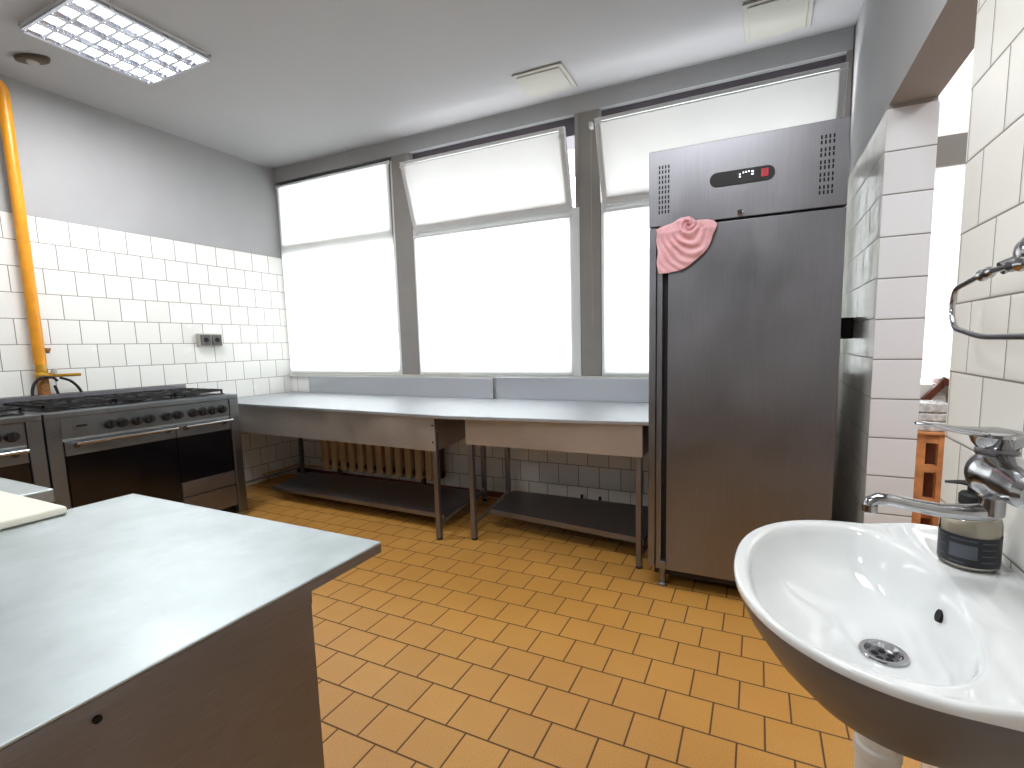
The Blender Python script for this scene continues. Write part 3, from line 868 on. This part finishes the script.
# lever
P = [(FXC+.03, CY, 1.108), (FXC, CY, 1.112), (FXC-.03, CY, 1.113), (FXC-.06, CY, 1.1165), (FXC-.085, CY, 1.122), (FXC-.105, CY, 1.124), (FXC-.113, CY, 1.124)]
tube(bm, P, [.020, .034, .030, .020, .013, .010, .006], 20, sq=[(1, .45), (1, .30), (1, .26), (1, .28), (1, .3), (1, .35), (1, .4)])
fc(bm, 'lever_handle')
bm = new_bm(); lathe(bm, [(.022, 0), (.022, -.018), (.018, -.022), (.018, -.052), (.014, -.056)], FXC, CY, 24, origin=(0, 0, 1.024))
fc(bm, 'swivel_nut')
bm = new_bm()
P = [(FXC+.012, CY, .977), (FXC-.0, CY, .976), (FXC-.03, CY, .971), (FXC-.07, CY, .970), (FXC-.11, CY, .975), (FXC-.14, CY, .980), (FXC-.162, CY, .980), (FXC-.172, CY, .974), (FXC-.173, CY, .966)]
tube(bm, P, [.012, .016, .0145, .0125, .0115, .011, .011, .011, .0115], 20)
sp = fc(bm, 'spout')
bm = new_bm(); lathe(bm, [(.0125, 0), (.0125, -.012), (.009, -.014)], FXC-.173, CY, 20, origin=(0, 0, .968))
fc(bm, 'aerator', parent=sp)

# ------------------------------------------------------------------ towel ring
t = thing('towel_ring', 'chrome towel ring on the right tiled wall above the faucet', 'towel ring', (W, -2.27, 1.41))
def tr(bm, name, parent=None):
    return obj(name, bm, M['chrome'], parent or t, smooth=True)
bm = new_bm(); lathe(bm, [(.038, -.001), (.037, -.008), (.030, -.022), (.016, -.034), (.0, -.038)], axis='x', origin=(0, 0, .010), seg=28)
tr(bm, 'wall_mount')
bm = new_bm()
tube(bm, [(-.054, -.075, -.016), (-.054, .075, -.016)], .006, 12)
tube(bm, [(-.02, 0, .0), (-.054, 0, -.016)], .012, 14)
for s in (-1, 1):
    tube(bm, [(-.054, s*.03, -.016), (-.054, s*.045, -.017), (-.054, s*.06, -.018), (-.054, s*.075, -.019), (-.054, s*.09, -.020)], [.006, .011, .007, .012, .006], 12)
tr(bm, 'hinge_bar')
bm = new_bm()
pts = arc_pts([(-.054, .08, -.018), (-.054, .215, -.032), (-.054, .232, -.075), (-.054, .205, -.118), (-.054, .06, -.138), (-.054, -.20, -.138), (-.054, -.335, -.118), (-.054, -.362, -.075), (-.054, -.345, -.032), (-.054, -.08, -.018)], .045, 8)
tube(bm, pts, .0058, 12)
tr(bm, 'ring')

# ------------------------------------------------------------------ soap bottle
bx, by, bz = 4.752, -2.272, .8385
t = thing('soap_bottle', 'clear pump bottle of hand soap with black label on the basin rim', 'bottle', (bx, by, bz))
bm = new_bm(); lathe(bm, [(.042, 0), (.046, .004), (.046, .082), (.044, .094), (.036, .106), (.022, .114), (.018, .118), (.018, .124)], seg=36)
bt = obj('bottle_body', bm, M['bottle'], t, smooth=True)
bm = new_bm(); lathe(bm, [(.040, .003), (.0435, .006), (.0435, .082), (.040, .094), (.030, .102), (0, .103)], seg=32)
obj('liquid_soap', bm, M['soap'], t, smooth=True)
bm = new_bm(); rr0 = .0466
for k in range(40):
    pass
ring0 = [bm.verts.new((rr0*math.cos(2*PI*k/48), rr0*math.sin(2*PI*k/48), .009)) for k in range(48)]
ring1 = [bm.verts.new((rr0*math.cos(2*PI*k/48), rr0*math.sin(2*PI*k/48), .066)) for k in range(48)]
for k in range(48): bm.faces.new([ring0[k], ring0[(k+1) % 48], ring1[(k+1) % 48], ring1[k]])
lb = obj('label', bm, M['label'], t, smooth=True)
bm = new_bm()
def patch(a0, a1, z0, z1, r=.0472):
    n = max(2, int(abs(a1-a0)/.1)); A = []
    for i in range(n+1):
        a = a0+(a1-a0)*i/n
        A.append((bm.verts.new((r*math.cos(a), r*math.sin(a), z0)), bm.verts.new((r*math.cos(a), r*math.sin(a), z1))))
    for i in range(n): bm.faces.new([A[i][0], A[i+1][0], A[i+1][1], A[i][1]])
c = math.atan2(-3.41-by, 4.37-bx)
patch(c-.62, c+.28, .024, .050); patch(c-.60, c+.26, .058, .060); patch(c-.60, c-.1, .0145, .0165)
for z in (.020, .032, .044, .056): patch(c+.42, c+.95, z, z+.0022)
for z in (.022, .040, .058): patch(c-1.15, c-.8, z, z+.002)
obj('label_print', bm, M['labelgrey'], lb)
bm = new_bm(); lathe(bm, [(.020, .118), (.021, .120), (.021, .136), (.018, .140), (.009, .142), (.009, .153), (0, .153)], seg=24)
pm = obj('pump_collar', bm, M['black'], t, smooth=True)
bm = new_bm()
tube(bm, [(.012, -.004, .157), (0, 0, .157), (-.02, .003, .158), (-.042, .006, .156)], [.008, .011, .007, .004], 12, sq=(1, .55))
obj('pump_nozzle', bm, M['black'], pm, smooth=True)

# ------------------------------------------------------------------ ceiling things
t = thing('ceiling_lamp', 'square recessed fluorescent ceiling lamp with bright mirror louver, switched on', 'lamp', (1.045, -1.725, H), PI/2)
S_ = .308; D_ = .075
bm = new_bm()
for a, b_, c_, d_ in ((-S_, S_, -S_, -S_+.014), (-S_, S_, S_-.014, S_), (-S_, -S_+.014, -S_, S_), (S_-.014, S_, -S_, S_)): box(bm, a, b_, c_, d_, -.012-D_*0, -.0005)
obj('lamp_frame', bm, M['frame'], t)
for i in range(4):
    y = -.225+.15*i
    bm = new_bm(); tube(bm, [(-.29, y, -.014), (.29, y, -.014)], .0125, 12)
    obj('tube_lamp', bm, M['tube'], t, smooth=True)
bm = new_bm(); box(bm, -S_+.014, S_-.014, -S_+.014, S_-.014, -.0018, -.0008)
obj('reflector', bm, M['louver'], t)
bm = new_bm()
def vee(p, q, h0, h1, w):
    pass
for i in range(5):
    y = -.30+.15*i
    vs = box(bm, -S_+.014, S_-.014, y-.013, y+.013, -.034, -.004)
    for v in vs:
        if v.co.z > -.02: v.co.y = y + (v.co.y-y)*.15
for i in range(9):
    x = -.30+.075*i
    vs = box(bm, x-.008, x+.008, -S_+.014, S_-.014, -.032, -.006)
    for v in vs:
        if v.co.z > -.02: v.co.x = x + (v.co.x-x)*.15
obj('louver', bm, M['louver'], t)

t = thing('ceiling_hatch', 'small square off-white ceiling plate above the middle window', 'vent cover', (3.025, -.27, H), math.radians(1))
obj('plate', B(-.175, .175, -.155, .155, -.012, -.001), M['plate'], t, bevel=.004)
obj('raised_cover', B(-.150, .150, -.130, .130, -.018, -.012), M['plate'], t, bevel=.003)
t = thing('ceiling_hatch', 'square off-white ceiling plate at the top edge above the refrigerator', 'vent cover', (4.42, -.30, H), math.radians(-1))
obj('plate', B(-.17, .17, -.18, .18, -.012, -.001), M['plate'], t, bevel=.004)
obj('raised_cover', B(-.145, .145, -.155, .155, -.018, -.012), M['plate'], t, bevel=.003)
t = thing('ceiling_vent', 'small brownish oblong ceiling vent near the top of the yellow pipe', 'vent', (.40, -1.865, H), math.radians(25))
bm = new_bm(); lathe(bm, [(.10, -.001), (.095, -.02), (.07, -.026), (0, -.026)], seg=28)
for v in bm.verts: v.co.y *= .45
obj('vent_body', bm, M['platebrown'], t, smooth=True)
bm = new_bm(); lathe(bm, [(.03, -.026), (.026, -.034), (0, -.034)], seg=18)
obj('vent_centre', bm, M['plate'], t, smooth=True)

# ------------------------------------------------------------------ next room things
t = thing('wooden_rack', 'orange brown wooden rack with dark slots seen through the doorway', 'rack', (5.215, -.32, 0))
for x in (-.052, .052):
    obj('post', B(x-.026, x+.026, -.02, .02, 0, .76), M['wood'], t, bevel=.003)
for x in (-.052, .052):
    obj('rear_post', B(x-.026, x+.026, .16, .20, 0, .76), M['wood'], t, bevel=.003)
for z in (.18, .40, .58, .735):
    obj('crosspiece', B(-.026, .026, -.018, .018, z-.018, z+.018), M['wood'], t)
for z in (.30, .55): obj('shelf', B(-.07, .07, .018, .19, z, z+.015), M['wood'], t)
obj('back_board', B(-.07, .07, .141, .158, .05, .75), M['wood_dark'], t)
obj('top_board', B(-.085, .085, -.03, .21, .76, .775), M['wood'], t, bevel=.003)
t = thing('plastic_container', 'stack of whitish plastic packaging lying on top of the wooden rack', 'packaging', (5.215, -.30, .776))
for i, (w_, z0, z1) in enumerate(((.075, 0, .05), (.070, .053, .095), (.072, .10, .15))):
    bm = new_bm(); box(bm, -w_, w_, -.02, .14, z0, z1)
    obj('tray', bm, M['wrap'], t, bevel=.008, seg=3)
bm = new_bm(); vs = box(bm, -.338, .205, -.020, .020, -.016, .016)
bmesh.ops.rotate(bm, verts=bm.verts, cent=(0, 0, 0), matrix=Matrix.Rotation(math.radians(-52), 3, 'Y'))
o = obj('wooden_slat', bm, M['wood_dark'], bevel=.002); o.location = (5.208, -.07, .875)
o.name = 'wooden_strip'; tag(o, 'slanting brown wooden strip below the bright window through the doorway', 'wood strip')
bm = new_bm()
for i in range(6): box(bm, 5.27+i*.09, 5.27+i*.09+.075, -.05, -.01, .35, .95)
t = obj('wall_radiator', bm, M['frame'], bevel=.01); tag(t, 'white ribbed radiator below the window sill in the room through the doorway', 'radiator')

# ------------------------------------------------------------------ lights
w = bpy.data.worlds.new('sky'); SC.world = w; w.use_nodes = True
nt = w.node_tree; bg = nt.nodes['Background']
tc = nt.nodes.new('ShaderNodeTexCoord'); sp = nt.nodes.new('ShaderNodeSeparateXYZ'); nt.links.new(tc.outputs['Generated'], sp.inputs[0])
nt.links.new(ramp(nt, mr(nt, sp.outputs[2], -1, 1, 0, 1), .35, (.80, .82, .84, 1), .6, (1, 1, 1, 1)), bg.inputs[0])
bg.inputs[1].default_value = WORLD = 9.0

def area(name, loc, rot, sx, sy, e, col=(1, 1, 1)):
    l = bpy.data.lights.new(name, 'AREA'); l.shape = 'RECTANGLE'; l.size = sx; l.size_y = sy; l.energy = e; l.color = col
    o = bpy.data.objects.new(name, l); COL.objects.link(o); o.location = loc; o.rotation_euler = rot; return o
area('lamp_light', (1.045, -1.725, H-.045), (0, 0, 0), .56, .56, 38, (.96, .98, 1))
area('sink_fill_light', (3.9, -2.5, H-.045), (0, 0, 0), 1.2, .9, 38, (.95, .98, 1))  # unseen fill, added to brighten the basin and sink wall
area('rear_fill_light', (1.9, -4.8, H-.045), (0, 0, 0), 1.0, .6, 45, (.95, .98, 1))  # unseen fill behind the camera, added to brighten the end tiles
area('next_room_fill_up', (6.0, -1.6, 2.2), (PI, 0, 0), 1.2, 1.2, 30, (1, .99, .98))  # added uplight without a fixture, brightens the next room
area('next_room_fill_down', (6.3, -1.4, 2.9), (0, 0, 0), .8, .8, 45, (1, .99, .98))  # added out of view to brighten the next room's back wall

# ------------------------------------------------------------------ camera
f, yaw, pitch, roll, px, py = 477.6168, -0.4265, -0.1131, -0.0214, 541.0961, 398.2079
cam = bpy.data.cameras.new('camera'); co = bpy.data.objects.new('camera', cam); COL.objects.link(co)
cam.sensor_width = 36; cam.sensor_fit = 'HORIZONTAL'; cam.lens = f/1024*36
cam.shift_x = -(px-512)/1024; cam.shift_y = (py-384)/1024; cam.clip_start = .02; cam.clip_end = 200
R_ = Vector((math.cos(yaw), -math.sin(yaw), 0)); F_ = Vector((math.sin(yaw)*math.cos(pitch), math.cos(yaw)*math.cos(pitch), math.sin(pitch)))
U_ = Vector((-math.sin(yaw)*math.sin(pitch), -math.cos(yaw)*math.sin(pitch), math.cos(pitch)))
X_ = R_*math.cos(roll)+U_*math.sin(roll); Y_ = -R_*math.sin(roll)+U_*math.cos(roll)
mt = Matrix.Identity(4)
for i in range(3): mt[i][0] = X_[i]; mt[i][1] = Y_[i]; mt[i][2] = -F_[i]; mt[i][3] = (4.3718, -3.4114, 1.2769)[i]
co.matrix_world = mt
SC.camera = co
SC.view_settings.view_transform = 'Standard'; SC.view_settings.look = 'None'
SC.view_settings.exposure = .14; SC.view_settings.gamma = 1
SC.cycles.use_denoising = True
SC.cycles.max_bounces = 10; SC.cycles.diffuse_bounces = 6; SC.cycles.transparent_max_bounces = 12
SC.cycles.sample_clamp_indirect = 8
